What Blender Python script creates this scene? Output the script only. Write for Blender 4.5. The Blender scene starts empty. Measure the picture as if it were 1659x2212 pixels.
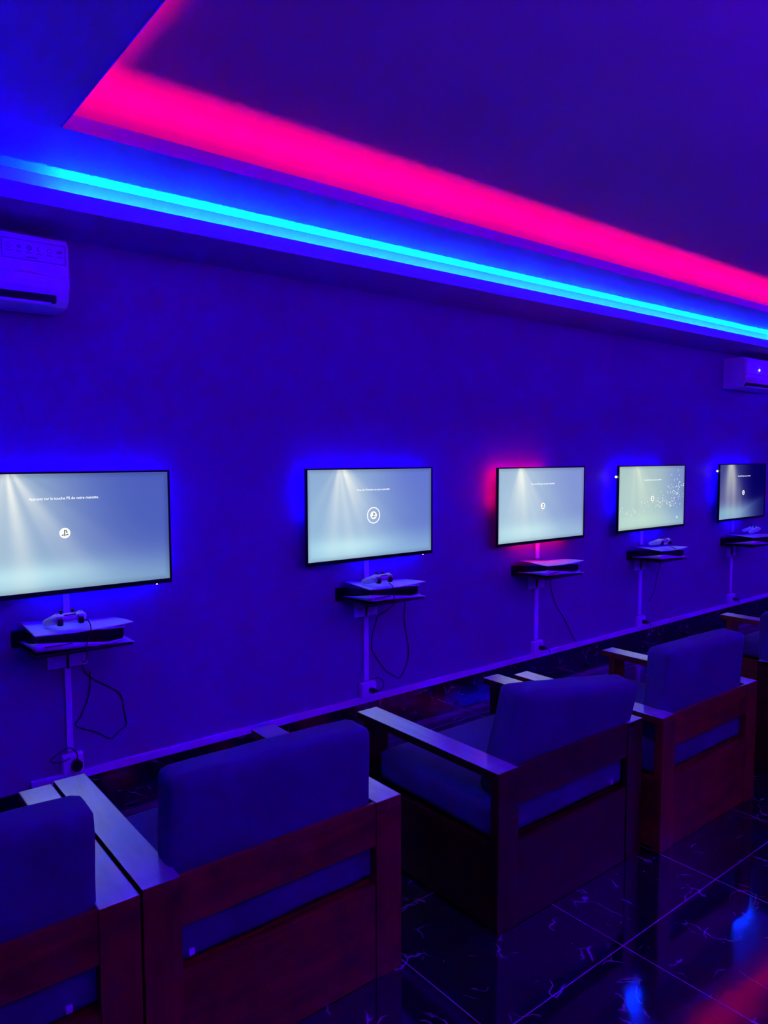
import bpy, bmesh, math, random
from mathutils import Vector, Matrix, noise
random.seed(7)
C = bpy.context.scene.collection
PI = math.pi

# ------------------------------------------------------------------ camera
f_px = 1592.85
yaw, pit, roll = 0.896178, -0.0735373, -0.0035135
Fv = Vector((math.cos(yaw) * math.cos(pit), math.sin(yaw) * math.cos(pit), math.sin(pit)))
Rv = Vector((math.sin(yaw), -math.cos(yaw), 0)); Uv = Rv.cross(Fv)
R2 = Rv * math.cos(roll) + Uv * math.sin(roll); U2 = Uv * math.cos(roll) - Rv * math.sin(roll)
cd = bpy.data.cameras.new('camera'); cam = bpy.data.objects.new('camera', cd); C.objects.link(cam)
cd.sensor_fit = 'VERTICAL'; cd.sensor_height = 24.0; cd.lens = 24.0 * f_px / 2212
cd.clip_start = 0.02
M3 = Matrix((R2, U2, -Fv)).transposed()
cam.matrix_world = Matrix.Translation((0, 0, 1.6)) @ M3.to_4x4()
bpy.context.scene.camera = cam

# ------------------------------------------------------------------ world, exposure, light levels
sc = bpy.context.scene
sc.view_settings.view_transform = 'Standard'; sc.view_settings.look = 'None'
sc.view_settings.exposure = 0.0; sc.view_settings.gamma = 1.0; sc.view_settings.use_curve_mapping = False
w = bpy.data.worlds.new('world'); sc.world = w; w.use_nodes = True
w.node_tree.nodes['Background'].inputs[0].default_value = (0.0, 0.0, 0.02, 1)
w.node_tree.nodes['Background'].inputs[1].default_value = 0.2
sc.cycles.max_bounces = 10; sc.cycles.diffuse_bounces = 6; sc.cycles.glossy_bounces = 4
sc.cycles.sample_clamp_indirect = 0.0
L_CYAN = (0.0, 560.0, 800.0)        # led tape of the lower cove, seen only as light on the ceiling
L_PINK = (105.0, 0.0, 9.0)         # led tape of the upper cove
L_BLUE = (0.0, 0.0, 1300.0)         # led tape at the ends of the lower cove
L_TVBLUE = (0.2, 0.0, 75.0); L_TVRED = (34.0, 0.0, 4.0)
L_FILL_PANEL = (0.2, 0.0, 11.0)  # added fill panels above the chairs, outside the view
L_FILL_TUBE = (36.0, 0.0, 215.0)          # added blue fill tubes, out of view, raising the ambient light

# ------------------------------------------------------------------ materials
def mat(name, col=(.8, .8, .8), rough=.5, **kw):
    m = bpy.data.materials.new(name); m.use_nodes = True
    b = m.node_tree.nodes['Principled BSDF']
    b.inputs['Base Color'].default_value = (*col, 1); b.inputs['Roughness'].default_value = rough
    for k, v in kw.items(): b.inputs[k.replace('_', ' ')].default_value = v
    return m
def nd(m, t, **kw):
    n = m.node_tree.nodes.new(t)
    for k, v in kw.items():
        if k in n.inputs: n.inputs[k].default_value = v
        else: setattr(n, k, v)
    return n
def lk(m, a, b): m.node_tree.links.new(a, b)
def ramp(m, stops):
    n = m.node_tree.nodes.new('ShaderNodeValToRGB'); e = n.color_ramp.elements
    while len(e) < len(stops): e.new(0.5)
    for k, (p, c) in enumerate(stops): e[k].position = p; e[k].color = (*c, 1)
    return n
def bsdf(m): return m.node_tree.nodes['Principled BSDF']
def bump(m, src, strength, dist=.002):
    b = nd(m, 'ShaderNodeBump'); b.inputs['Strength'].default_value = strength; b.inputs['Distance'].default_value = dist
    lk(m, src, b.inputs['Height']); lk(m, b.outputs[0], bsdf(m).inputs['Normal'])
def speckle(m, c1, c2, scale, rough_var=None):
    tc = nd(m, 'ShaderNodeTexCoord'); n = nd(m, 'ShaderNodeTexNoise'); n.inputs['Scale'].default_value = scale
    n.inputs['Detail'].default_value = 5
    lk(m, tc.outputs['Object'], n.inputs['Vector'])
    r = ramp(m, [(.35, c1), (.65, c2)]); lk(m, n.outputs['Fac'], r.inputs[0]); lk(m, r.outputs[0], bsdf(m).inputs['Base Color'])
    return tc, n
def emis(name, col, strength=1.0):
    m = bpy.data.materials.new(name); m.use_nodes = True; nt = m.node_tree
    nt.nodes.remove(nt.nodes['Principled BSDF'])
    e = nt.nodes.new('ShaderNodeEmission'); e.inputs[0].default_value = (*col, 1); e.inputs[1].default_value = strength
    nt.links.new(e.outputs[0], nt.nodes['Material Output'].inputs[0]); return m

def paint(name, c):
    m = mat(name, c, .62)
    tc, n = speckle(m, tuple(x * .96 for x in c), tuple(min(1, x * 1.04) for x in c), 1.3)
    n2 = nd(m, 'ShaderNodeTexNoise'); n2.inputs['Scale'].default_value = 160; lk(m, tc.outputs['Object'], n2.inputs['Vector'])
    bump(m, n2.outputs['Fac'], .12, .001); return m
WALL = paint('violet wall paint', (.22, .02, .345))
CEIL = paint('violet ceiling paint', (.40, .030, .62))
WHITE = mat('white plastic', (.78, .76, .80), .35); speckle(WHITE, (.74, .72, .77), (.80, .79, .82), 6)
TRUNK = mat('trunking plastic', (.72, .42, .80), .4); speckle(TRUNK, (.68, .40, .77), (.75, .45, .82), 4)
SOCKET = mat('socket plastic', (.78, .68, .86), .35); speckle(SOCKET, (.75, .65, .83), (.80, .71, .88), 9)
BLACK = mat('black plastic', (.012, .012, .015), .4); speckle(BLACK, (.010, .010, .012), (.016, .016, .02), 20)
BEZEL = mat('black bezel', (.008, .008, .01), .3); speckle(BEZEL, (.007, .007, .009), (.01, .01, .012), 30)
RUBBER = mat('black cable rubber', (.02, .02, .03), .5); speckle(RUBBER, (.018, .018, .026), (.025, .025, .035), 30)
METAL = mat('zip metal', (.8, .7, .85), .5, Metallic=.6); speckle(METAL, (.75, .66, .8), (.85, .74, .9), 30)
STICKER = mat('sticker film', (.70, .68, .76), .3); speckle(STICKER, (.66, .64, .72), (.73, .71, .79), 12)
INK = mat('sticker ink', (.25, .22, .40), .4); speckle(INK, (.22, .2, .36), (.28, .24, .44), 12)
GAPM = mat('vent shadow gap', (.01, .01, .02), .8); speckle(GAPM, (.008, .008, .016), (.012, .012, .024), 12)

def wood(name, axis, ior=1.5, k1=1.0, r0=.30):
    m = mat(name, (.2, .05, .03), .3)
    b = bsdf(m); b.inputs['IOR'].default_value = ior; b.inputs['Coat Weight'].default_value = 0.0
    tc = nd(m, 'ShaderNodeTexCoord'); mp = nd(m, 'ShaderNodeMapping')
    s = [9, 9, 9]; s[axis] = 1.3; mp.inputs['Scale'].default_value = s
    lk(m, tc.outputs['Object'], mp.inputs['Vector'])
    n = nd(m, 'ShaderNodeTexNoise'); n.inputs['Scale'].default_value = 2.2; n.inputs['Detail'].default_value = 7; n.inputs['Distortion'].default_value = .8
    lk(m, mp.outputs[0], n.inputs['Vector'])
    r = ramp(m, [(.25, (.18 * k1, .030 * k1, .007 * k1)), (.5, (.31 * k1, .055 * k1, .012 * k1)), (.78, (.44 * k1, .09 * k1, .018 * k1))])
    lk(m, n.outputs['Fac'], r.inputs[0])
    # dark knots and blotches
    k = nd(m, 'ShaderNodeTexNoise'); k.inputs['Scale'].default_value = 9; k.inputs['Detail'].default_value = 2
    lk(m, tc.outputs['Object'], k.inputs['Vector'])
    kr = ramp(m, [(.30, (.35, .35, .4)), (.48, (1, 1, 1))]); lk(m, k.outputs['Fac'], kr.inputs[0])
    mx = nd(m, 'ShaderNodeMix', data_type='RGBA', blend_type='MULTIPLY'); mx.inputs['Factor'].default_value = .7
    lk(m, r.outputs[0], mx.inputs[6]); lk(m, kr.outputs[0], mx.inputs[7]); lk(m, mx.outputs[2], b.inputs['Base Color'])
    rr = nd(m, 'ShaderNodeMapRange'); rr.inputs[3].default_value = r0; rr.inputs[4].default_value = r0 + .14
    lk(m, k.outputs['Fac'], rr.inputs[0]); lk(m, rr.outputs[0], b.inputs['Roughness'])
    bump(m, n.outputs['Fac'], .25, .0015)
    return m
WOODX, WOODY, WOODZ = wood('varnished wood long grain', 0, k1=.62), wood('varnished wood side grain', 1, k1=.62), wood('varnished wood upright grain', 2, k1=.62)
DARKX, DARKY, DARKZ = wood('dark stained wood long grain', 0, k1=.15), wood('dark stained wood side grain', 1, k1=.15), wood('dark stained wood upright grain', 2, k1=.15)
WOODA = wood('lacquered armrest face with painted sheen', 1, ior=4.5, k1=1.0, r0=.20)
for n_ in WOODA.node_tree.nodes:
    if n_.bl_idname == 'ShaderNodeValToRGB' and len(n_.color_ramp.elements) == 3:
        for e_, c_ in zip(n_.color_ramp.elements, ((.30, .24, .25), (.38, .31, .32), (.46, .38, .38))): e_.color = (*c_, 1)  # pale ramp puts the screens' reflected light into the armrest colour
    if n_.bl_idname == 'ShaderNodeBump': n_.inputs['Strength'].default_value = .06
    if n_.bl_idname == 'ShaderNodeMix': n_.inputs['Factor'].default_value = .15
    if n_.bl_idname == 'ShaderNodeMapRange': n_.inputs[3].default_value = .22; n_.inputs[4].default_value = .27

def fabric(name, c):
    m = mat(name, c, .85); m.node_tree.nodes['Principled BSDF'].inputs['Specular IOR Level'].default_value = .15
    tc, n = speckle(m, tuple(x * .88 for x in c), tuple(x * 1.12 for x in c), 5)
    v = nd(m, 'ShaderNodeTexNoise'); v.inputs['Scale'].default_value = 420; lk(m, tc.outputs['Object'], v.inputs['Vector'])
    bump(m, v.outputs['Fac'], .35, .0012); return m
FABRIC = fabric('slate upholstery', (.060, .060, .125))

def marble(name, tile):
    m = mat(name, (.01, .01, .012), .09); b = bsdf(m); b.inputs['IOR'].default_value = 1.9; b.inputs['Specular Tint'].default_value = (.75, .12, 1, 1)
    tc = nd(m, 'ShaderNodeTexCoord')
    warp = nd(m, 'ShaderNodeTexNoise'); warp.inputs['Scale'].default_value = 3.5; warp.inputs['Detail'].default_value = 4
    lk(m, tc.outputs['Object'], warp.inputs['Vector'])
    wv = nd(m, 'ShaderNodeVectorMath', operation='SCALE'); wv.inputs[3].default_value = .35; lk(m, warp.outputs['Color'], wv.inputs[0])
    ad = nd(m, 'ShaderNodeVectorMath', operation='ADD'); lk(m, tc.outputs['Object'], ad.inputs[0]); lk(m, wv.outputs[0], ad.inputs[1])
    vo = nd(m, 'ShaderNodeTexVoronoi', feature='DISTANCE_TO_EDGE'); vo.inputs['Scale'].default_value = 7.5
    lk(m, ad.outputs[0], vo.inputs['Vector'])
    vr = ramp(m, [(0.0, (1, 1, 1)), (.012, (.5, .5, .5)), (.032, (0, 0, 0))]); lk(m, vo.outputs['Distance'], vr.inputs[0])
    msk = nd(m, 'ShaderNodeTexNoise'); msk.inputs['Scale'].default_value = 8; msk.inputs['Detail'].default_value = 3
    lk(m, tc.outputs['Object'], msk.inputs['Vector'])
    mr = ramp(m, [(.53, (0, 0, 0)), (.64, (1, 1, 1))]); lk(m, msk.outputs['Fac'], mr.inputs[0])
    mu = nd(m, 'ShaderNodeMix', data_type='RGBA', blend_type='MULTIPLY'); mu.inputs['Factor'].default_value = 1
    lk(m, vr.outputs[0], mu.inputs[6]); lk(m, mr.outputs[0], mu.inputs[7])
    mx = nd(m, 'ShaderNodeMix', data_type='RGBA'); mx.inputs[6].default_value = (.008, .006, .012, 1); mx.inputs[7].default_value = (.36, .28, .36, 1)
    lk(m, mu.outputs[2], mx.inputs['Factor']); out = mx.outputs[2]
    if tile:
        sx = nd(m, 'ShaderNodeSeparateXYZ'); lk(m, tc.outputs['Object'], sx.inputs[0])
        facs = []
        for k, (o, s) in enumerate(((2.050, .607), (1.316, .610))):
            a = nd(m, 'ShaderNodeMath', operation='SUBTRACT'); lk(m, sx.outputs[k], a.inputs[0]); a.inputs[1].default_value = o - s / 2 - 50 * s
            p = nd(m, 'ShaderNodeMath', operation='MODULO'); lk(m, a.outputs[0], p.inputs[0]); p.inputs[1].default_value = s
            q = nd(m, 'ShaderNodeMath', operation='SUBTRACT'); lk(m, p.outputs[0], q.inputs[0]); q.inputs[1].default_value = s / 2
            z = nd(m, 'ShaderNodeMath', operation='ABSOLUTE'); lk(m, q.outputs[0], z.inputs[0])
            l = nd(m, 'ShaderNodeMath', operation='LESS_THAN'); lk(m, z.outputs[0], l.inputs[0]); l.inputs[1].default_value = .0021
            facs.append(l)
        g = nd(m, 'ShaderNodeMath', operation='MAXIMUM'); lk(m, facs[0].outputs[0], g.inputs[0]); lk(m, facs[1].outputs[0], g.inputs[1])
        m2 = nd(m, 'ShaderNodeMix', data_type='RGBA'); lk(m, g.outputs[0], m2.inputs['Factor']); lk(m, out, m2.inputs[6])
        m2.inputs[7].default_value = (.26, .17, .22, 1); out = m2.outputs[2]
        rr = nd(m, 'ShaderNodeMapRange'); rr.inputs[3].default_value = .09; rr.inputs[4].default_value = .5
        lk(m, g.outputs[0], rr.inputs[0]); lk(m, rr.outputs[0], b.inputs['Roughness'])
    lk(m, out, b.inputs['Base Color'])
    wn = nd(m, 'ShaderNodeTexNoise'); wn.inputs['Scale'].default_value = 3.0; lk(m, tc.outputs['Object'], wn.inputs['Vector'])
    bump(m, wn.outputs['Fac'], .10, .02)
    return m
FLOOR = marble('black veined marble tile', True); SKIRT = marble('black veined marble skirting', False)

# ------------------------------------------------------------------ mesh helpers
def link(name, me, m, parent=None):
    o = bpy.data.objects.new(name, me); C.objects.link(o)
    if m: me.materials.append(m)
    if parent: o.parent = parent
    return o
def obj(name, bm, m, parent=None, smooth=False):
    me = bpy.data.meshes.new(name); bmesh.ops.recalc_face_normals(bm, faces=bm.faces); bm.to_mesh(me); bm.free()
    if smooth:
        for p in me.polygons: p.use_smooth = True
    return link(name, me, m, parent)
def tag(o, label, cat, group=None, kind=None):
    o['label'] = label; o['category'] = cat
    if group: o['group'] = group
    if kind: o['kind'] = kind
    return o
def struct(o): o['kind'] = 'structure'; return o
def empty(name, loc, label, cat, group=None):
    o = bpy.data.objects.new(name, None); C.objects.link(o); o.location = loc; o.empty_display_size = .1
    return tag(o, label, cat, group)
def box(bm, x0, x1, y0, y1, z0, z1, bev=0, seg=2):
    g = bmesh.ops.create_cube(bm, size=1)['verts']
    for v in g:
        v.co = Vector(((x0 + x1) / 2 + v.co.x * (x1 - x0), (y0 + y1) / 2 + v.co.y * (y1 - y0), (z0 + z1) / 2 + v.co.z * (z1 - z0)))
    if bev:
        es = list({e for v in g for e in v.link_edges})
        bmesh.ops.bevel(bm, geom=es, offset=bev, segments=seg, affect='EDGES', profile=.6)
    return bm
def bx(*a, **k): return box(bmesh.new(), *a, **k)
def tube(bm, pts, r, n=8, smooth=6, ymax=None):
    P = [Vector(p) for p in pts]
    if smooth and len(P) > 2:
        Q = []; E = [P[0]] + P + [P[-1]]
        for i in range(1, len(E) - 2):
            a, b, c, d = E[i - 1:i + 3]
            for k in range(smooth):
                t = k / smooth
                Q.append(.5 * ((2 * b) + (c - a) * t + (2 * a - 5 * b + 4 * c - d) * t * t + (3 * b - a - 3 * c + d) * t ** 3))
        Q.append(P[-1]); P = Q
    if ymax is not None:
        for p in P: p.y = min(p.y, ymax)
    rings = []; up = Vector((0, 0, 1)); prev = None
    for i, p in enumerate(P):
        t = (P[min(i + 1, len(P) - 1)] - P[max(i - 1, 0)]).normalized()
        a = prev - t * prev.dot(t) if prev else t.cross(up if abs(t.z) < .9 else Vector((1, 0, 0)))
        if a.length < 1e-6: a = t.orthogonal()
        a.normalize(); prev = a; b = t.cross(a)
        rings.append([bm.verts.new(p + r * (a * math.cos(2 * PI * k / n) + b * math.sin(2 * PI * k / n))) for k in range(n)])
    for A, B in zip(rings, rings[1:]):
        for k in range(n): bm.faces.new((A[k], A[(k + 1) % n], B[(k + 1) % n], B[k]))
    bm.faces.new(rings[0][::-1]); bm.faces.new(rings[-1]); return bm
def disc(bm, c, r, y0, y1, n=32, ri=0, sx=1.0):
    """round plate (or ring) whose axis is y"""
    o = [[bm.verts.new((c[0] + sx * rr * math.cos(2 * PI * k / n), y, c[1] + rr * math.sin(2 * PI * k / n))) for k in range(n)]
         for rr, y in ((r, y0), (r, y1))]
    for k in range(n): bm.faces.new((o[0][k], o[0][(k + 1) % n], o[1][(k + 1) % n], o[1][k]))
    if ri:
        q = [[bm.verts.new((c[0] + sx * ri * math.cos(2 * PI * k / n), y, c[1] + ri * math.sin(2 * PI * k / n))) for k in range(n)] for y in (y0, y1)]
        for k in range(n):
            bm.faces.new((q[0][k], q[0][(k + 1) % n], q[1][(k + 1) % n], q[1][k]))
            for s in (0, 1): bm.faces.new((o[s][k], o[s][(k + 1) % n], q[s][(k + 1) % n], q[s][k]))
    else:
        bm.faces.new(o[0]); bm.faces.new(o[1])
    return bm
def rings(loops):
    """loops: list of (rect, z); rect = (x0,x1,y0,y1); quads between successive loops"""
    bm = bmesh.new(); L = []
    for (x0, x1, y0, y1), z in loops:
        L.append([bm.verts.new(p) for p in ((x0, y0, z), (x1, y0, z), (x1, y1, z), (x0, y1, z))])
    for A, B in zip(L, L[1:]):
        for k in range(4): bm.faces.new((A[k], A[(k + 1) % 4], B[(k + 1) % 4], B[k]))
    return bm
def cushion(w, d, h, r, bulge=.012, seed=0, n=14):
    """soft box centred at 0,0 with base at z=0"""
    bm = bmesh.new(); bmesh.ops.create_cube(bm, size=2)
    bmesh.ops.subdivide_edges(bm, edges=bm.edges[:], cuts=n, use_grid_fill=True)
    hx, hy, hz = w / 2, d / 2, h / 2
    for v in bm.verts:
        c = v.co.copy(); p = Vector((c.x * hx, c.y * hy, c.z * hz))
        # redistribute verts toward the edges
        q = Vector([math.copysign(max(abs(p[i]) - 0, 0), p[i]) for i in range(3)])
        inner = Vector([max(-(H - r), min(H - r, q[i])) for i, H in enumerate((hx, hy, hz))])
        dlt = q - inner
        if dlt.length > 1e-7: q = inner + dlt.normalized() * r
        ex, ey, ez = (1 - (c.x) ** 2), (1 - c.y ** 2), (1 - c.z ** 2)
        b = Vector((math.copysign(1, c.x) * (abs(c.x) > .99) * ey * ez, math.copysign(1, c.y) * (abs(c.y) > .99) * ex * ez,
                    math.copysign(1, c.z) * (abs(c.z) > .99) * ex * ey)) * bulge
        q += b + Vector(noise.noise_vector(q * 6 + Vector((seed, seed, 0)))) * .004
        q.z += hz; v.co = q
    return bm

# ------------------------------------------------------------------ room shell
XL, XR, YF, YB, ZT = -.50, 9.8, -4.2, 3.535, 3.1
struct(obj('floor', bx(XL, XR, YF, YB, -.1, 0), FLOOR))
struct(obj('wall_back', bx(XL, XR, YB, YB + .1, 0, ZT), WALL))
struct(obj('wall_front', bx(XL, XR, YF - .1, YF, 0, ZT), WALL))
struct(obj('wall_left', bx(XL - .1, XL, YF - .1, YB + .1, 0, ZT), WALL))
struct(obj('wall_right', bx(XR, XR + .1, YF - .1, YB + .1, 0, ZT), WALL))
R0 = (XL, XR, YF, YB)
def rect(i):   # inset from the lip rectangle
    return (.05 + i, 9.375 - i, -3.775 + i, 3.11 - i)
LIP = rect(0)
CB = rect(-.07)
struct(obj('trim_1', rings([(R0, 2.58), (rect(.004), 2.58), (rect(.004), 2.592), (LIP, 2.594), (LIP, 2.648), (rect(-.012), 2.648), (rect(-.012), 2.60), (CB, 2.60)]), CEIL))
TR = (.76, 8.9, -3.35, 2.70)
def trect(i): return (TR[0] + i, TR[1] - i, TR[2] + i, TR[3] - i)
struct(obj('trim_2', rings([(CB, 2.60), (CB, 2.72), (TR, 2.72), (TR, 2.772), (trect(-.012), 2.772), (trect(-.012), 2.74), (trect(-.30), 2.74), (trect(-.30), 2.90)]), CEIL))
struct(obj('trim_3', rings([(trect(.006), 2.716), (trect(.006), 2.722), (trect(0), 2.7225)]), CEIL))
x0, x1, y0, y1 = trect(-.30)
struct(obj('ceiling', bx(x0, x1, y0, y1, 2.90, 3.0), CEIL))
for nm, a in (('baseboard_back', (XL, XR, YB - .012, YB, 0, .104)), ('baseboard_left', (XL, XL + .012, YF, YB - .012, 0, .104)),
              ('baseboard_right', (XR - .012, XR, YF, YB - .012, 0, .104)), ('baseboard_front', (XL + .012, XR - .012, YF, YF + .012, 0, .104))):
    struct(obj(nm, bx(*a), SKIRT))

# led tapes lying in the coves (hidden behind the lips; only their light shows)
E_CYAN, E_PINK, E_BLUE = emis('cyan led tape', L_CYAN), emis('pink led tape', L_PINK), emis('blue led tape', L_BLUE)
def tape(name, a, b, axis, wdt, z, m, label, seg=.35):
    bm = bmesh.new(); n = max(1, int(abs(b[axis] - a[axis]) / seg))
    o = 1 - axis
    for k in range(n):
        s0 = a[axis] + (b[axis] - a[axis]) * k / n; s1 = a[axis] + (b[axis] - a[axis]) * (k + 1) / n
        P = []
        for s, t in ((s0, -1), (s1, -1), (s1, 1), (s0, 1)):
            p = [0, 0, z]; p[axis] = s; p[o] = a[o] + t * wdt / 2; P.append(tuple(p))
        vs = [bm.verts.new(p) for p in P]; f = bm.faces.new(vs)
    bmesh.ops.remove_doubles(bm, verts=bm.verts, dist=1e-4)
    bmesh.ops.solidify(bm, geom=bm.faces[:], thickness=.002)
    return tag(obj(name, bm, m), label, 'led strip', 'led tapes in the ceiling coves')
tape('led_strip', (.86, 3.150, 0), (9.38, 3.150, 0), 0, .010, 2.604, E_CYAN, 'cyan glowing led tape in the lower ceiling cove above the screens')
tape('led_strip', (.02, 3.150, 0), (.84, 3.150, 0), 0, .010, 2.604, E_BLUE, 'blue led tape at the left end of the lower ceiling cove')
tape('led_strip', (.010, -3.75, 0), (.010, 3.08, 0), 1, .010, 2.604, E_BLUE, 'blue led tape in the lower cove along the near left wall')
tape('led_strip', (9.415, -3.75, 0), (9.415, 3.08, 0), 1, .010, 2.604, E_BLUE, 'blue led tape in the lower cove along the far right wall')
tape('led_strip', (.05, -3.815, 0), (9.38, -3.815, 0), 0, .010, 2.604, E_BLUE, 'blue led tape in the lower cove behind the camera')
tape('led_strip', (.74, 2.752, 0), (8.92, 2.752, 0), 0, .010, 2.744, E_PINK, 'pink glowing led tape in the upper ceiling tray above the screens')
tape('led_strip', (.708, -3.38, 0), (.708, 2.70, 0), 1, .010, 2.744, E_PINK, 'pink glowing led tape in the upper ceiling tray on its left edge')
tape('led_strip', (8.952, -3.38, 0), (8.952, 2.70, 0), 1, .010, 2.744, E_PINK, 'pink led tape in the upper ceiling tray on its far right edge')
tape('led_strip', (.74, -3.402, 0), (8.92, -3.402, 0), 0, .010, 2.744, E_PINK, 'pink led tape in the upper ceiling tray behind the camera')

# unseen fill tubes added to lift the blue; troughs shield the chair backs
E_FILL_TUBE = emis('added fill tube glow', L_FILL_TUBE)
for k in range(4):
    t = empty('fill_tube', (.6 + 2.3 * k, -.75, 2.36), ['added blue fill tube nearest the left wall', 'added blue fill tube second from the left wall', 'added blue fill tube third from the left wall', 'added blue fill tube nearest the right wall'][k], 'lamp', 'added fill tubes out of view')
    obj('fill_glow_tube', tube(bmesh.new(), [(0, 0, 0), (1.5, 0, 0)], .03, n=12, smooth=0), E_FILL_TUBE, t)
    hb = bmesh.new(); box(hb, -.03, 1.53, -.09, .09, -.05, -.04); box(hb, -.03, 1.53, -.10, -.09, -.05, .02); box(hb, -.03, 1.53, .09, .10, -.05, .02)
    obj('fill_trough', hb, WHITE, t)
    for q in (.2, 1.3): obj('fill_tube_wire', tube(bmesh.new(), [(q, 0, -.04), (q, 0, .54)], .002, n=6, smooth=0), METAL, t)

E_FILL_PANEL = emis('added fill panel glow', L_FILL_PANEL)  # invented ceiling panels that brighten the walls and chair tops
for k, x in enumerate((.95, 3.1, 5.25, 7.4)):
    t = empty('fill_panel', (x, .74 if k == 0 else .40, 2.86), ['added blue square fill panel nearest the left wall', 'added blue square fill panel second from the left wall', 'added blue square fill panel third from the left wall', 'added blue square fill panel nearest the right wall'][k], 'lamp', 'added fill panels out of view')
    obj('fill_diffuser', bx(.01, .59, .01, .59, .0, .004), E_FILL_PANEL, t)
    fb = bmesh.new()
    for a in ((0, .6, 0, .01), (0, .6, .59, .6), (0, .01, .01, .59), (.59, .6, .01, .59)): box(fb, a[0], a[1], a[2], a[3], -.012, .005)
    box(fb, 0, .6, 0, .6, .005, .04)
    obj('fill_frame', fb, WHITE, t)

# ------------------------------------------------------------------ televisions
TVY = 3.445
def s2l(c): return tuple((x / 255) ** 2.2 for x in c)
def mixc(a, b, t): return tuple(p + (q - p) * t for p, q in zip(a, b))
def ss(a, b, x):
    t = max(0, min(1, (x - a) / (b - a))); return t * t * (3 - 2 * t)
def screen_col(u, v, k):
    # u 0 left..1 right, v 0 bottom..1 top ; sRGB 0..255
    if k == 4:
        base = mixc(mixc((66, 70, 140), (22, 18, 100), ss(.1, .8, u)), (10, 0, 90), ss(.45, 1, u) * ss(.2, .8, v))
        base = mixc((120, 160, 205), base, max(ss(0, .42, v), ss(.2, 1.1, u)))
        base = mixc(base, (115, 170, 205), .8 * math.exp(-((u - .2) / .25) ** 2 - ((v - .12) / .09) ** 2))
        bw = .07 + .22 * (1 - v); bc = .24 + .04 * (1 - v)
        beam = math.exp(-((u - bc) / bw) ** 2) * (.25 + .75 * v)
        base = mixc(base, (215, 215, 205), min(1, beam * (.9 + .1 * math.sin(u * 45))))
        return s2l(base)
    top = mixc((140, 170, 210), (100, 118, 205), ss(.25, .9, u))
    mid = mixc((140, 176, 214), (100, 122, 202), ss(.2, .95, u))
    bot = mixc((148, 196, 224), (128, 165, 214), ss(.1, 1, u))
    c = mixc(bot, mid, ss(0, .42, v)); c = mixc(c, top, ss(.4, 1, v))
    if k == 0:
        c = mixc(c, (70, 88, 190), .6 * ss(.25, .9, u) * ss(.0, .6, v)); c = tuple(q * .94 for q in c)
    c = mixc(c, (180, 232, 245), .8 * math.exp(-((u - .3) / .3) ** 2 - ((v - .14) / .10) ** 2))
    ox, oy = (.24, 1.10)
    dx, dy = (u - ox) * 1.75, oy - v
    ang = math.atan2(dx, dy); rr = math.hypot(dx, dy)
    st = .62 + .55 * noise.noise(Vector((ang * 4.5 + k * 3.1, .5 + rr * .6, 0)))
    inten = math.exp(-((ang - .2) / .58) ** 2) * math.exp(-rr / .66) * 1.8 * max(0, st)
    wc = (240, 244, 240)
    c = mixc(c, wc, max(0, min(1, inten)))
    if k == 2: c = mixc(c, (215, 230, 228), .25)
    if k == 3:
        c = mixc(c, (188, 214, 190), .62 - .35 * ss(.5, 1, u))
    e = min(u, 1 - u) * 16; e2 = min(v, 1 - v) * 9
    edge = 1 - .12 * (1 - ss(0, .5, min(e, e2)))
    c = tuple(x * edge for x in c)
    return s2l(c)
def screen_mat():
    m = bpy.data.materials.new('lit screen picture'); m.use_nodes = True; nt = m.node_tree
    nt.nodes.remove(nt.nodes['Principled BSDF'])
    a = nt.nodes.new('ShaderNodeAttribute'); a.attribute_name = 'picture'
    e = nt.nodes.new('ShaderNodeEmission'); e.inputs[1].default_value = 1.02
    nt.links.new(a.outputs[0], e.inputs[0]); nt.links.new(e.outputs[0], nt.nodes['Material Output'].inputs[0]); return m
SCREEN = screen_mat()
def screen_mesh(x0, x1, z0, z1, y, k, nx=112, nz=64):
    vs = [(x0 + (x1 - x0) * i / nx, y, z0 + (z1 - z0) * j / nz) for j in range(nz + 1) for i in range(nx + 1)]
    fs = [(j * (nx + 1) + i, j * (nx + 1) + i + 1, (j + 1) * (nx + 1) + i + 1, (j + 1) * (nx + 1) + i) for j in range(nz) for i in range(nx)]
    me = bpy.data.meshes.new('screen'); me.from_pydata(vs, [], fs)
    at = me.color_attributes.new('picture', 'FLOAT_COLOR', 'POINT')
    for n_, d in enumerate(at.data):
        i, j = n_ % (nx + 1), n_ // (nx + 1); d.color = (*screen_col(i / nx, j / nz, k), 1)
    return me
E_TEXT = emis('white screen lettering', (.95, .97, 1.0), 1.15)
E_ICON = emis('white screen icon', (.97, .97, .92), 1.1)
E_DARK = emis('icon ink', (.12, .13, .17), 1.0)
E_DOT = emis('white led diode', (1, 1, 1), 9)
E_TB, E_TR = emis('blue tv backlight', L_TVBLUE), emis('red tv backlight', L_TVRED)
E_FLECK = emis('pale screen flecks', (.8, .9, .85), 1.0)
def text_mesh(s, width, cx, z, y, name, m, parent, bold=.0):
    cu = bpy.data.curves.new('t', 'FONT'); cu.body = s; cu.size = 1; cu.extrude = .004; cu.offset = bold; cu.resolution_u = 3
    t = bpy.data.objects.new('t', cu); C.objects.link(t)
    dg = bpy.context.evaluated_depsgraph_get(); me = bpy.data.meshes.new_from_object(t.evaluated_get(dg))
    bpy.data.objects.remove(t)
    xs = [v.co.x for v in me.vertices]; a, b = min(xs), max(xs); sc_ = width / (b - a)
    for v in me.vertices:
        X, Y, Z = v.co; v.co = (cx + (X - (a + b) / 2) * sc_, y - Z * .02, z + Y * sc_)
    return link(name, me, m, parent)
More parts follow.
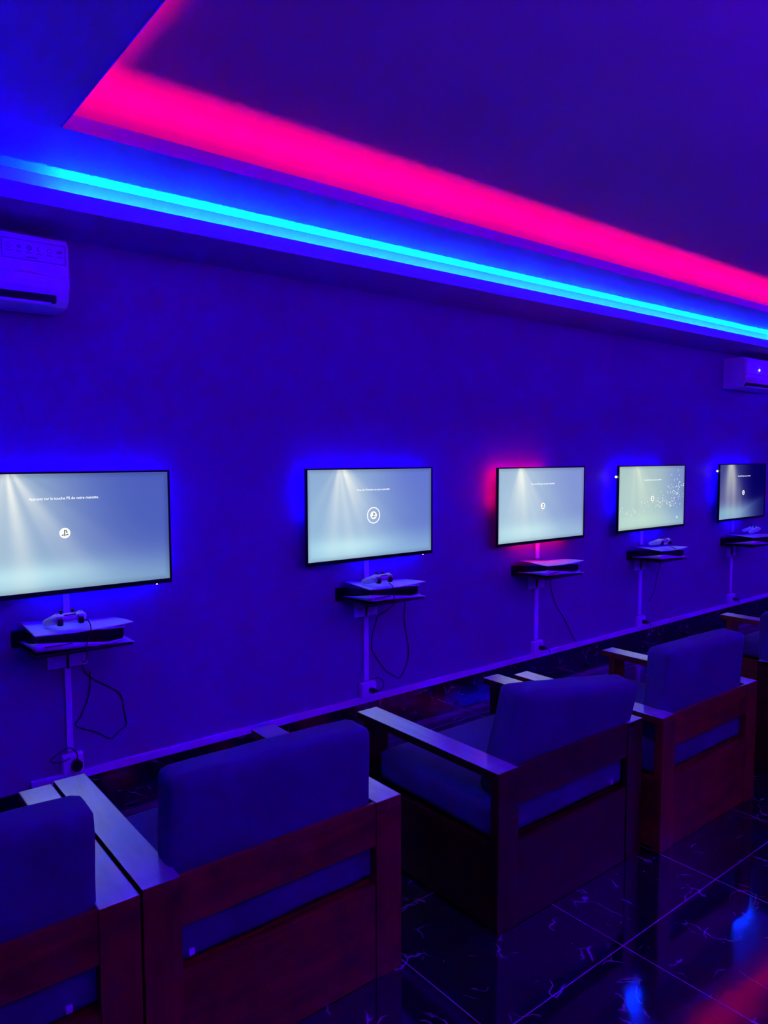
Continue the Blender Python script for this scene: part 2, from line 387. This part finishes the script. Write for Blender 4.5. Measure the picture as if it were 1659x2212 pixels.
def prism_xz(bm, pts, y0, y1):
    a = [bm.verts.new((p[0], y0, p[1])) for p in pts]; b = [bm.verts.new((p[0], y1, p[1])) for p in pts]
    bm.faces.new(a); bm.faces.new(b[::-1])
    for k in range(len(pts)): bm.faces.new((a[k], a[(k + 1) % len(pts)], b[(k + 1) % len(pts)], b[k]))
    return bm
def icon_glyph(cx, cz, s, y):
    """upright P over a flattened winding S"""
    bm = bmesh.new(); q = lambda L: [(cx + a * s, cz + b * s) for a, b in L]
    prism_xz(bm, q([(-.14, -.62), (.06, -.55), (.06, .62), (-.14, .62)]), y, y - .0006)
    prism_xz(bm, q([(.06, .62), (.06, .47), (.24, .36), (.24, .02), (.44, .02), (.46, .34), (.34, .52)]), y, y - .0006)
    prism_xz(bm, q([(-.20, -.18), (-.62, -.34), (-.60, -.48), (-.20, -.52), (-.20, -.40), (-.44, -.37), (-.20, -.28)]), y, y - .0006)
    prism_xz(bm, q([(.12, -.34), (.62, -.16), (.66, -.30), (.12, -.54), (.12, -.44), (.44, -.28), (.12, -.24)]), y, y - .0006)
    return bm
def television(k, x0, x1, z0, z1, label, msg, mw, mcx, mz, icon, ir, ring, glow, depth=.045):
    t = empty('television', ((x0 + x1) / 2, TVY + .02, z0), label, 'television', 'televisions along the back wall')
    L = t.location; inv = Matrix.Translation(-L)
    def P(o):
        o.data.transform(inv); o.parent = t; return o
    hb = bmesh.new(); prism = [(x0, x1, z0, z1, TVY + .008), (x0, x1, z0, z1, TVY + .018), (x0 + .14, x1 - .14, z0 + .05, z1 - .16, TVY + .05)]
    Lp = [[hb.verts.new(p) for p in ((a, y, c), (b_, y, c), (b_, y, d), (a, y, d))] for a, b_, c, d, y in prism]
    for A, B in zip(Lp, Lp[1:]):
        for q in range(4): hb.faces.new((A[q], A[(q + 1) % 4], B[(q + 1) % 4], B[q]))
    hb.faces.new(Lp[0]); hb.faces.new(Lp[-1])
    P(obj('housing', hb, BEZEL))
    b = bmesh.new(); bw, bl = .009, .022
    box(b, x0, x1, TVY, TVY + .010, z0, z0 + bl, bev=.002); box(b, x0, x1, TVY, TVY + .010, z1 - bw, z1, bev=.002)
    box(b, x0, x0 + bw, TVY, TVY + .010, z0 + bl, z1 - bw); box(b, x1 - bw, x1, TVY, TVY + .010, z0 + bl, z1 - bw)
    P(obj('bezel', b, BEZEL))
    P(link('screen', screen_mesh(x0 + bw, x1 - bw, z0 + bl, z1 - bw, TVY + .006, k), SCREEN))
    P(obj('wall_mount', bx((x0 + x1) / 2 - .2, (x0 + x1) / 2 + .2, TVY + .05, YB - .001, (z0 + z1) / 2 - .12, (z0 + z1) / 2 + .12), BLACK))
    yt = TVY + .0052
    P(text_mesh(msg, mw, mcx, mz, yt, 'screen_text', E_TEXT, t, .010))
    P(obj('screen_icon', disc(bmesh.new(), icon, ir, yt, yt - .0008), E_ICON))
    P(obj('icon_symbol', icon_glyph(icon[0], icon[1], ir, yt - .0008), E_DARK))
    if ring: P(obj('icon_ring', disc(bmesh.new(), icon, ring, yt, yt - .0008, n=48, ri=ring - .006), E_ICON))
    # led tape stuck round the back of the housing
    for a, c2 in glow['segs']:
        xa, xb = sorted((a[0], c2[0])); za, zb = sorted((a[1], c2[1])); e = bmesh.new()
        yo = .027
        box(e, xa - .004, xb + .004, TVY + yo, TVY + yo + .003, za - .004, zb + .004)
        bmesh.ops.subdivide_edges(e, edges=[q for q in e.edges if q.calc_length() > .1], cuts=6, use_grid_fill=True)
        P(obj('backlight_strip', e, E_TR if glow['c'] == 'r' else E_TB))
    if k in (0, 1): P(obj('indicator_light', bx(x1 - .075, x1 - .069, TVY + .01, TVY + .014, z0 - .004, z0, ), E_DOT))
    return t, P
def around(x0, x1, z0, z1, parts, i=.028):
    S = []
    for p, a, b in parts:
        if p == 't': S.append(((x0 + a * (x1 - x0), z1 - i), (x0 + b * (x1 - x0), z1 - i)))
        if p == 'b': S.append(((x0 + a * (x1 - x0), z0 + .009), (x0 + b * (x1 - x0), z0 + .009)))
        if p == 'l': S.append(((x0 + i, z0 + a * (z1 - z0)), (x0 + i, z0 + b * (z1 - z0))))
        if p == 'r': S.append(((x1 - i, z0 + a * (z1 - z0)), (x1 - i, z0 + b * (z1 - z0))))
    return S
TVS = [(.470, 1.424, .995, 1.544), (2.206, 3.150, .993, 1.541), (3.752, 4.726, .980, 1.530), (5.168, 6.188, .980, 1.529), (6.800, 7.745, .980, 1.529)]
EN = 'Press the PS button on your controller.'
television(0, *TVS[0], 'nearest wall television with blue backlight, cut off by the left edge, French text line', 'Appuyez sur la touche PS de votre manette.', .298, .938, 1.420,
           (.934, 1.269), .0235, 0, dict(c='b', segs=around(*TVS[0], [('t', .05, .97), ('r', .12, .95), ('b', .35, .95), ('l', .5, .95)])))
television(1, *TVS[1], 'wall television with blue backlight and a ring around the icon on its screen', EN, .247, 2.684, 1.407,
           (2.680, 1.259), .0235, .049, dict(c='b', segs=around(*TVS[1], [('t', .03, .97), ('l', .5, .95), ('b', .4, .95), ('r', .3, .9)])))
television(2, *TVS[2], 'wall television with red backlight glowing around its left side', EN, .262, 4.238, 1.402,
           (4.237, 1.247), .0235, 0, dict(c='r', segs=around(*TVS[2], [('t', .03, .6), ('l', .5, .95), ('b', .25, .85)])))
tv4, P4 = television(3, *TVS[3], 'wall television with greenish picture and drifting white flecks on the screen', EN, .262, 5.676, 1.400,
                     (5.672, 1.247), .0235, 0, dict(c='b', segs=around(*TVS[3], [('t', .03, .7), ('l', .3, .95), ('b', .35, .75)])))
tv5, P5 = television(4, *TVS[4], 'farthest wall television with dark picture and one pale light beam, at right edge', EN, .262, 7.296, 1.404,
                     (7.286, 1.246), .0235, 0, dict(c='b', segs=around(*TVS[4], [('t', .03, .8), ('l', .35, .95), ('b', .3, .6)])))
fl = bmesh.new(); rnd = random.Random(3)
for k in range(150):
    q = rnd.random()
    if q < .5: u, v = rnd.gauss(.86, .09), rnd.gauss(.58, .10)
    elif q < .85: u, v = rnd.gauss(.62, .13), rnd.gauss(.40, .05)
    else: u, v = rnd.gauss(.15, .09), rnd.gauss(.30, .03)
    if not (.02 < u < .98 and .03 < v < .97): continue
    x, z = TVS[3][0] + u * 1.02, TVS[3][2] + v * .55; s = rnd.uniform(.002, .0065)
    disc(fl, (x, z), s, TVY + .0050, TVY + .0054, n=6, sx=rnd.uniform(.8, 1.6))
disc(fl, (TVS[3][0] + .9 * 1.0, TVS[3][2] + .09), .011, TVY + .005, TVY + .0054, n=10)
o = P4(obj('screen_flecks', fl, E_FLECK)); o['kind'] = 'stuff'
P4(obj('loose_led', bx(5.136, 5.154, 3.45, 3.458, 1.432, 1.447, bev=.003), E_DOT))
P5(obj('loose_led', bx(6.760, 6.778, 3.45, 3.458, 1.455, 1.470, bev=.003), E_DOT))

# ------------------------------------------------------------------ wall shelves, consoles, controllers
def ell(bm, c, r, rot=None, seg=20):
    m = Matrix.Translation(c) @ (rot or Matrix.Identity(4)) @ Matrix.Diagonal((*r, 1))
    bmesh.ops.create_uvsphere(bm, u_segments=seg, v_segments=seg // 2, radius=1, matrix=m)
def make_shelf(label):
    t = empty('wall_shelf', (0, YB, .765), label, 'shelf', 'black console shelves under the televisions')
    obj('shelf_board', bx(-.01, .40, -.300, -.018, 0, .014, bev=.003), BLACK, t)
    obj('back_plate', bx(-.035, .41, -.018, -.001, -.005, .07, bev=.003), BLACK, t)
    return t
def plate_grid(top):
    bm = bmesh.new(); nu, nv = 30, 16; G = []
    for j in range(nv + 1):
        row = []
        for i in range(nu + 1):
            u, v = i / nu, j / nv
            x = u * .385 + .018 * u ** 8 * (1 - v) - .006 * (1 - u) ** 6
            y = -.300 + v * .262 - .008 * (1 - v) * u ** 6
            if top: z = .098 - .006 * math.sin(PI * u) * (1 - v) + .016 * (1 - u) * v ** .8 - .022 * u * v ** 2 + .006 * u ** 8 - .006 * (1 - u) ** 3 * (1 - v) * 0
            else:
                z = .022 + .008 * (1 - u) * (1 - v) - .010 * u * (1 - v)
            row.append(bm.verts.new((x, y, z)))
        G.append(row)
    for j in range(nv):
        for i in range(nu): bm.faces.new((G[j][i], G[j][i + 1], G[j + 1][i + 1], G[j + 1][i]))
    if not top:   # upturned flange along the front and left edges, tapering to nothing
        fr = []
        for i in range(nu + 1):
            u = i / nu; b = G[0][i].co; fr.append(bm.verts.new((b.x + .004 * (1 - u), b.y - .002, b.z + .001 + .036 * (1 - u) ** .8)))
        for i in range(nu): bm.faces.new((G[0][i], G[0][i + 1], fr[i + 1], fr[i]))
        lf = [fr[0]]
        for j in range(1, nv + 1):
            v = j / nv; b = G[j][0].co; lf.append(bm.verts.new((b.x - .004, b.y, b.z + .001 + .036 * (1 - v) ** 1.2)))
        for j in range(nv): bm.faces.new((G[j][0], G[j + 1][0], lf[j + 1], lf[j]))
    bmesh.ops.recalc_face_normals(bm, faces=bm.faces)
    bmesh.ops.solidify(bm, geom=bm.faces[:], thickness=.004)
    return bm
def make_console(label):
    """white shelled console lying flat; origin at its back left foot, x right, -y to the front"""
    t = empty('game_console', (0, 0, 0), label, 'game console', 'white game consoles lying on the wall shelves')
    b = bmesh.new(); n = 40
    pr = []
    for zz, ins in ((.026, .010), (.045, .004), (.07, .004), (.094, .010)):
        pts = []
        for (cx, cy, a0) in ((.345, -.27, -90), (.345, -.06, 0), (.035, -.06, 90), (.035, -.27, 180)):
            for k in range(6):
                a = math.radians(a0 + 90 * k / 5); r = .026 - ins * .5
                pts.append(b.verts.new((cx + r * math.cos(a) + (-ins * .3), cy + r * math.sin(a), zz - (.022 * (cy + .296) / .26 if zz > .09 else 0))))
        pr.append(pts)
    for A, B in zip(pr, pr[1:]):
        for k in range(len(A)): b.faces.new((A[k], A[(k + 1) % len(A)], B[(k + 1) % len(A)], B[k]))
    b.faces.new(pr[0]); b.faces.new(pr[-1])
    obj('console_body', b, mats['core'], t, smooth=False)
    obj('top_shell', plate_grid(True), WHITE, t, smooth=True)
    obj('bottom_shell', plate_grid(False), WHITE, t, smooth=True)
    # white inner cheeks where the shells curl in at the right end
    c = bmesh.new()
    tube(c, [(.25, -.298, .091), (.31, -.3, .087), (.355, -.299, .086), (.372, -.285, .092)], .0045, n=8)
    tube(c, [(.30, -.298, .026), (.345, -.3, .031), (.372, -.288, .029)], .004, n=8)
    obj('inner_rim', c, WHITE, t, smooth=True)
    obj('disc_slot', bx(.03, .14, -.3045, -.2995, .045, .0485), BLACK, t)
    return t
mats = dict(core=mat('gloss black core', (.006, .006, .008), .22)); speckle(mats['core'], (.005, .005, .007), (.008, .008, .01), 20)

def make_controller(label):
    """gamepad lying face up, shoulder triggers toward -y, grips toward +y"""
    t = empty('game_controller', (0, 0, 0), label, 'game controller', 'white gamepads left on top of the consoles')
    b = bmesh.new()
    ell(b, (0, -.004, .036), (.060, .030, .017))
    box(b, -.052, .052, -.030, .022, .024, .048, bev=.008)
    for s in (-1, 1):
        ell(b, (s * .050, -.004, .036), (.030, .034, .020))
        for q in range(7):
            f = q / 6
            ell(b, (s * (.054 + .020 * f), .008 + .066 * f, .034 - .014 * f), (.024 - .008 * f, .026, .020 - .006 * f), seg=14)
    o = obj('controller_body', b, WHITE, t, smooth=True)
    m = o.modifiers.new('r', 'REMESH'); m.mode = 'VOXEL'; m.voxel_size = .0022; m.use_smooth_shade = True
    sm = o.modifiers.new('s', 'SMOOTH'); sm.factor = .6; sm.iterations = 8
    for s in (-1, 1):
        b = bx(s * .046 - .0115, s * .046 + .0115, -.043, -.012, .012, .038, bev=.007, seg=3)
        obj('trigger', b, BLACK, t, smooth=True)
        b = bx(s * .046 - .014, s * .046 + .014, -.038, -.022, .038, .049, bev=.004, seg=3)
        obj('shoulder_button', b, WHITE, t, smooth=True)
        b = bmesh.new(); ell(b, (s * .026, .016, .062), (.0095, .0095, .0045), seg=16); tube(b, [(s * .026, .016, .048), (s * .026, .016, .061)], .0055, smooth=0)
        obj('thumb_stick', b, BLACK, t, smooth=True)
    b = bx(-.027, .027, -.030, .004, .046, .0535, bev=.004); obj('touchpad', b, WHITE, t, smooth=True)
    b = bmesh.new()
    for dx, dy in ((0, .008), (0, -.008), (.008, 0), (-.008, 0)): ell(b, (.052 + dx, -.006 + dy, .056), (.004, .004, .0028), seg=10)
    obj('face_buttons', b, WHITE, t, smooth=True)
    b = bmesh.new()
    for dx, dy in ((0, .007), (0, -.007), (.007, 0), (-.007, 0)): box(b, -.052 + dx - .003, -.052 + dx + .003, -.006 + dy - .003, -.006 + dy + .003, .053, .0575, bev=.001)
    obj('direction_pad', b, WHITE, t, smooth=True)
    return t
def copy_tree(o, parent=None):
    c = o.copy(); C.objects.link(c)
    if parent: c.parent = parent
    for ch in list(o.children): copy_tree(ch, c)
    return c
def place(proto, first, loc, rz=0, label=None):
    o = proto if first else copy_tree(proto)
    o.location = loc; o.rotation_euler = rz if isinstance(rz, tuple) else (0, 0, rz)
    if label: o['label'] = label
    return o
CX = [.750, 2.492, 4.030, 5.470, 7.060]                       # console left ends
ZC = [.772, .765, .752, .738, .735]
NAME = ['under the nearest television at left', 'under the television with the ringed icon', 'under the red backlit television', 'under the greenish picture television', 'under the farthest television at right edge']
sh0 = make_shelf('x'); co0 = make_console('x'); ct0 = make_controller('x')
for k in range(5):
    place(sh0, k == 0, (CX[k], YB, ZC[k]), 0, 'black wall shelf carrying a game console ' + NAME[k])
    place(co0, k == 0, (CX[k], YB, ZC[k] + .0), 0, ('white and black game console lying flat ' if k != 2 else 'white and black game console with nothing on top, ') + NAME[k])
CT = {0: (.893, 3.290, .8775, .05), 1: (2.612, 3.290, .870, .05), 3: (5.625, 3.31, .857, -.25), 4: (7.29, 3.33, .8545, .9)}
for n_, (k, (x, y, z, rz)) in enumerate(CT.items()):
    q = place(ct0, n_ == 0, (x, y, z), (-.07, 0, rz), 'white game controller resting on the console ' + NAME[k])
    q.scale = (.94, .94, 1.15)

# ------------------------------------------------------------------ conduits, trunking, sockets, plugs, cables
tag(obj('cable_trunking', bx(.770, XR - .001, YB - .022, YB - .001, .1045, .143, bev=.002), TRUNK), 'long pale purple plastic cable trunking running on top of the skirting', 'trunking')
def lprism(x0, x1, z0, z1): return bx(x0, x1, YB - .016, YB - .001, z0, z1, bev=.002)
CO = [(.930, .958), (2.657, 2.692), (4.245, 4.285), (5.612, 5.652), (7.215, 7.255)]
for k, (a, b) in enumerate(CO):
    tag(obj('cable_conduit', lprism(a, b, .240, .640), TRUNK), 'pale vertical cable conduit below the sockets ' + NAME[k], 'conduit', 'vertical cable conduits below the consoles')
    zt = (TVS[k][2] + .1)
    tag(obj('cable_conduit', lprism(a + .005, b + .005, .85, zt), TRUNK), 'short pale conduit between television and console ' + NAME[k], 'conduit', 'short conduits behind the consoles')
def make_socket(label):
    t = empty('wall_socket', (0, YB, 0), label, 'socket', 'socket plates under the consoles')
    obj('cover_plate', bx(0, .084, -.010, -.001, 0, .092, bev=.002), SOCKET, t)
    obj('socket_face', disc(bmesh.new(), (.042, .050), .027, -.013, -.0095, n=28, ri=.021), SOCKET, t, )
    b = bmesh.new()
    for dx in (-.010, .010): disc(b, (.042 + dx, .050), .0028, -.0115, -.0098, n=10)
    obj('contact_holes', b, BLACK, t)
    return t
so0 = make_socket('x')
for k, (a, b) in enumerate(CO):
    c = (a + b) / 2 + .003; z = [.640, .640, .628, .632, .610][k]
    place(so0, k == 0, (c - .0875, YB, z), 0, 'left square wall socket ' + NAME[k])
    place(so0, False, (c + .0035, YB, z), 0, 'right square wall socket ' + NAME[k])
    tag(obj('power_cable', tube(bmesh.new(), [(c, YB - .012, z - .004), (c, YB - .014, z + .05), (c + .002, YB - .02, z + .12), (c + .01, YB - .05, z + .135)], .006), RUBBER, smooth=True),
        'thick black cable running between the two sockets ' + NAME[k], 'cable', 'cables entering the conduits')
for k, (a, b) in enumerate(CO):
    # low socket box at the foot of the conduit
    t = empty('floor_socket', ((a + b) / 2, YB, .13), 'low white surface socket box by the skirting ' + NAME[k], 'socket', 'low socket boxes on the trunking')
    w_ = .042 if k == 0 else .052
    obj('socket_box', bx(-w_ + .005, w_ + .01, -.034, -.023, .012, .098, bev=.004), SOCKET, t)
    obj('back_box', bx(-w_, w_ + .012, -.024, -.001, .014, .104, bev=.004), SOCKET, t)
    t2 = empty('power_plug', ((a + b) / 2 + .018, YB - .034, .185), 'black power plug in the low socket ' + NAME[k], 'plug', 'black plugs in the low sockets')
    bb = bmesh.new()
    if k == 0:
        prism_xz(bb, [(.028 * math.cos(2 * PI * q / 8 + PI / 8) * .9, .028 * math.sin(2 * PI * q / 8 + PI / 8) - .004) for q in range(8)], -.001, -.022)
    else:
        tube(bb, [(0, -.001, 0), (.004, -.03, 0)], .016, n=12, smooth=0); tube(bb, [(.004, -.03, 0), (.02, -.042, .0)], .010, n=10, smooth=0)
    obj('plug_body', bb, BLACK, t2)
    if k == 0: pts = [(0, -.012, .02), (.002, -.014, .05), (-.03, -.016, .088), (-.075, -.012, .075), (-.115, -.012, .045), (-.07, -.012, .03), (-.03, -.012, .038)]
    elif k == 1: pts = [(.018, -.042, 0), (.06, -.04, .01), (.075, -.025, .045), (.045, -.012, .07), (0, -.006, .065)]
    else: pts = [(.018, -.042, 0), (.05, -.035, -.012), (.09, -.02, -.035), (.12, .0, -.06)]
    obj('plug_cord', tube(bmesh.new(), pts, .0028), RUBBER, t2, smooth=True)
YC = YB - .005
def cable(name, pts, r, label): return tag(obj(name, tube(bmesh.new(), pts, r, ymax=YB - .004), RUBBER, smooth=True), label, 'cable')
yF = 3.228
cable('controller_cable', [(.925, 3.262, .905), (.955, 3.245, .908), (.966, 3.235, .89), (.966, yF, .862), (.955, 3.225, .83), (.945, 3.224, .80), (.945, 3.226, .76), (.975, 3.35, .70), (1.012, YC, .655)], .0024,
      'thin black controller cable draped over the nearest console at left')
cable('charging_cable', [(1.012, YC, .66), (1.02, YC, .61), (1.057, YC, .564), (1.13, YC, .51), (1.185, YC, .461), (1.20, YC, .38), (1.209, YC, .306), (1.175, YC, .285), (1.134, YC, .255), (1.07, YC, .30), (.975, YC, .355), (1.0, YC, .40), (1.04, YC, .50), (1.045, YC, .60)], .0028,
      'thin dark cable looped on the wall right of the nearest conduit')
cable('controller_cable', [(2.640, 3.262, .885), (2.650, 3.24, .868), (2.652, yF, .845), (2.650, 3.224, .80), (2.646, 3.226, .76), (2.72, 3.40, .68), (2.765, YC, .62), (2.73, YC, .52), (2.722, YC, .44), (2.75, YC, .38), (2.83, YC, .275), (2.89, YC, .235), (2.945, YC, .205), (3.00, YC, .27), (3.022, YC, .36), (3.003, YC, .477), (2.985, YC, .58), (2.99, YC, .70), (2.93, 3.45, .775)], .0026,
      'thin dark cable hanging in a long loop under the ringed icon television')
cable('charging_cable', [(4.43, YC, .74), (4.44, YC, .62), (4.50, YC, .48), (4.60, YC, .36), (4.70, YC, .22), (4.76, YC, .15)], .0025,
      'thin dark cable sloping down the wall right of the red backlit television')
cable('controller_cable', [(5.70, 3.30, .85), (5.72, 3.26, .835), (5.78, 3.235, .80), (5.86, 3.45, .70), (5.90, YC, .55), (5.86, YC, .42), (5.78, YC, .34)], .0025,
      'thin dark cable from the controller under the greenish picture television')

# ------------------------------------------------------------------ air conditioners
def ac_unit(x0, x1, zb, label, detail):
    t = empty('air_conditioner', (x0, YB, zb), label, 'air conditioner', 'white wall air conditioners')
    W, H, D = x1 - x0, .285, .215
    prof = [(-.001, .0), (-.10, -.004), (-.165, .006), (-.195, .03), (-.212, .075), (-.216, .10), (-.214, .17), (-.208, H - .02), (-.196, H - .004), (-.18, H), (-.001, H)]
    b = bmesh.new(); rows = []
    for x, ins in ((0, .006), (.006, 0), (W - .006, 0), (W, .006)):
        rows.append([b.verts.new((x, p[0] + (ins if p[0] < -.01 else 0), p[1] - math.copysign(ins, p[1] - .1) * .6)) for p in prof])
    n = len(prof)
    for A, B in zip(rows, rows[1:]):
        for k in range(n): b.faces.new((A[k], A[(k + 1) % n], B[(k + 1) % n], B[k]))
    b.faces.new(rows[0][::-1]); b.faces.new(rows[-1])
    obj('casing', b, WHITE, t)
    obj('front_panel', bx(.012, W - .012, -.2215, -.205, .125, H - .012, bev=.005), WHITE, t, )
    # swelling band below the panel with an upper ridge coloured like a gleam
    obj('panel_ridge', tube(bmesh.new(), [(.012, -.216, .142), (W * .5, -.2225, .142), (W * .72, -.222, .137), (W * .86, -.2205, .126), (W - .012, -.217, .119)], .0035, n=8), RIDGE_GLEAM, t, smooth=True)
    v = bmesh.new(); box(v, .03, W - .055, -.2085, -.160, .018, .047)
    obj('air_outlet', v, GAPM, t)
    obj('louver', bx(.03, W - .075, -.212, -.168, .004, .017, bev=.004), WHITE, t)
    if detail:
        s = obj('sticker', bx(W - .262, W - .016, -.2235, -.2216, .172, .252, bev=.0008), STICKER, t)
        s2 = obj('sticker_border', disc(bmesh.new(), (0, 0), .001, 0, .0001, n=4), INK, s)
        bm = bmesh.new()
        X0, X1, Z0, Z1, y_ = W - .262, W - .016, .172, .252, -.2238
        for a in ((X0, X1, Z0, Z0 + .004), (X0, X1, Z1 - .003, Z1), (X1 - .004, X1, Z0, Z1), (X0, X0 + .003, Z0, Z1)): box(bm, a[0], a[1], y_, y_ + .001, a[2], a[3])
        s2.data.clear_geometry(); bm.to_mesh(s2.data); bm.free()
        bm = bmesh.new()
        for q in range(6):
            cx = X0 + .026 + q * .039; cz = .222
            if q in (0, 4): disc(bm, (cx, cz), .010, y_, y_ + .001, n=16, ri=.0075)
            elif q == 1: prism_xz(bm, [(cx - .010, cz), (cx, cz + .009), (cx + .010, cz), (cx, cz - .009)], y_, y_ + .001)
            elif q == 2: disc(bm, (cx, cz), .011, y_, y_ + .001, n=12, ri=.004)
            elif q == 3: prism_xz(bm, [(cx + .010 * math.cos(a), cz + .010 * math.sin(a)) for a in [math.radians(80 + 20 * k) for k in range(11)]] + [(cx + .002 + .006 * math.cos(a), cz + .001 + .007 * math.sin(a)) for a in [math.radians(270 - 20 * k) for k in range(9)]], y_, y_ + .001)
            else: prism_xz(bm, [(cx - .011, cz - .006), (cx - .011, cz + .004), (cx + .011, cz + .007), (cx + .011, cz - .003)], y_, y_ + .001)
            box(bm, cx - .011, cx + .011, y_, y_ + .001, cz - .021, cz - .017)
        box(bm, X0 + .09, X0 + .135, y_, y_ + .001, .182, .188)
        obj('sticker_icons', bm, INK, s)
    return t
RIDGE_GLEAM = mat('plastic with painted pink gleam', (.95, .6, .95), .3); speckle(RIDGE_GLEAM, (.93, .58, .93), (.97, .62, .97), 8)  # pink tint stands in for the gleam along the ridge
ac1 = ac_unit(.150, .955, 2.237, 'white air conditioner with a feature sticker, high on the wall at left edge', True)
ac2 = ac_unit(6.985, 7.79, 2.245, 'far white air conditioner with small white display light, high at right edge', False)
obj('display_light', bx(.245, .262, -.2245, -.2205, .165, .180, bev=.002), E_DOT, ac2)
obj('badge', bx(.03, .042, -.2235, -.221, .245, .262), INK, ac2)

# ------------------------------------------------------------------ armchairs
def make_chair():
    """origin at the back left floor corner; x along the back, +y toward the wall of screens"""
    W, D, H = .815, .780, .56
    t = empty('armchair', (0, 0, 0), 'x', 'armchair', 'low wooden armchairs facing the screens')
    aw, pt, at = .098, .034, .030
    for s in (0, 1):
        x0 = 0 if s == 0 else W - aw
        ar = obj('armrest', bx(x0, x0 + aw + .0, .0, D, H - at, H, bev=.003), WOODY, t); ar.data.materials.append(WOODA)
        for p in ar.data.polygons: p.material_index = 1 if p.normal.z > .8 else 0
        obj('back_leg', bx(x0, x0 + aw, 0, pt, 0, H - at, bev=.002), WOODZ, t)
        obj('front_leg', bx(x0, x0 + aw, D - .045 - pt, D - .045, 0, H - at, bev=.002), WOODZ, t)
        xs = x0 + .004 if s == 0 else x0 + aw - .024
        obj('side_panel', bx(xs, xs + .020, pt, D - .045 - pt, .012, .300, bev=.002), WOODY, t)
    obj('top_rail', bx(aw, W - aw, .002, .016, .425, H - .001, bev=.002), WOODX, t)
    obj('back_panel', bx(aw, W - aw, .004, .026, .001, .300, bev=.002), WOODX, t)
    obj('front_panel', bx(aw, W - aw, D - .045 - pt, D - .045 - .01, .03, .285, bev=.002), WOODX, t)
    obj('seat_board', bx(.026, W - .026, .030, D - .08, .285, .300), WOODX, t)
    s = obj('seat_cushion', cushion(W - .050, .655, .125, .030, .008, 1), FABRIC, t, smooth=True); s.location = (W / 2, .36, .300)
    pp = bmesh.new(); tube(pp, [(-.345, -.323, .040), (.345, -.323, .034)], .0022, n=6, smooth=0)
    obj('zip', pp, mats['zip'], s)
    z = bmesh.new(); box(z, -.008, .008, -.338, -.327, .024, .042, bev=.003); obj('zip_pull', z, METAL, s); z = s.children[-1]; z.location = (-.30, 0, 0)
    b = obj('back_cushion', cushion(.622, .115, .395, .024, .006, 4, n=20), FABRIC, t, smooth=True); b.location = (W / 2, .097, .410)
    n = bmesh.new()
    for q, zz in enumerate((.20, .215, .235, .25)): box(n, W - aw - .02 + .006 * (q % 2), W - aw - .016 + .006 * (q % 2), .0025, .005, zz, zz + .008)
    return t
mats['zip'] = mat('dark zip tape', (.03, .03, .10), .6); speckle(mats['zip'], (.025, .025, .09), (.035, .035, .12), 30)
ch0 = make_chair()
def part(t, nm, i=0): return [c for c in t.children if c.name.split('.')[0] == nm][i]
CH = [
 # x, y, width scale, rz, z scale, label, back cushion (dx,dy,dz, rx, ry, rz), zip side
 (-.215, 1.692, 1.0, 0, .995, 'nearest low armchair at the bottom left corner, cut off by the left edge', (0.005, -.008, .00, 4, 0, -1), 1),
 (.609, 1.700, 1.0, 0, 1.0, 'low reddish wooden armchair at lower left whose back cushion hides the skirting', (.0, -.002, -.010, 2, 0, -1.5), -1),
 (1.760, 1.603, 1.035, 0, 1.0, 'dark armchair in the middle with a sunken tilted back cushion', (.008, 0, -.035, 9, 7, -3), 1),
 (2.652, 1.545, .99, 0, 1.0, 'reddish wooden armchair at right standing side by side with the middle one', (.0, -.005, .002, 4, 0, -1.5), 0),
 (4.733, 1.590, 1.0, 0, 1.0, 'far armchair at the right edge showing only its left armrest end', (0, -.005, 0, 5, 0, 0), 0),
 (3.800, 1.700, 1.0, -82, 1.0, 'dark armchair turned sideways at the right edge, mostly out of view', (-.10, -.005, 0, 5, 0, 0), 0),
]
for k, (x, y, sx, rz, sz, lab, bc, zs) in enumerate(CH):
    t = place(ch0, k == 0, (x, y, 0), math.radians(rz), lab) if k == 0 else None
    if k: 
        t = copy_tree(base); t.location = (x, y, 0); t.rotation_euler = (0, 0, math.radians(rz)); t['label'] = lab
    else:
        base = t
    t.scale = (sx, 1, sz)
    b = part(t, 'back_cushion')
    cy = .018 + .065 + .15 * math.tan(math.radians(bc[3])) + .31 * abs(math.sin(math.radians(bc[5])))
    b.location = (.4075 + bc[0], cy, .410 + bc[2]); b.rotation_euler = tuple(math.radians(a) for a in bc[3:])
    if k == 2: b.scale = (1.05, 1, 1)
    zp = [c for c in part(t, 'seat_cushion').children if c.name.startswith('zip_pull')][0]
    zp.location.x = {1: .245, -1: -.275}.get(zs, -.30)

    if k in (2, 5):     # darker stained pair
        for c in t.children:
            dm = {WOODX: DARKX, WOODY: DARKY, WOODZ: DARKZ}.get(c.data.materials[0])
            if dm: c.material_slots[0].link = 'OBJECT'; c.material_slots[0].material = dm
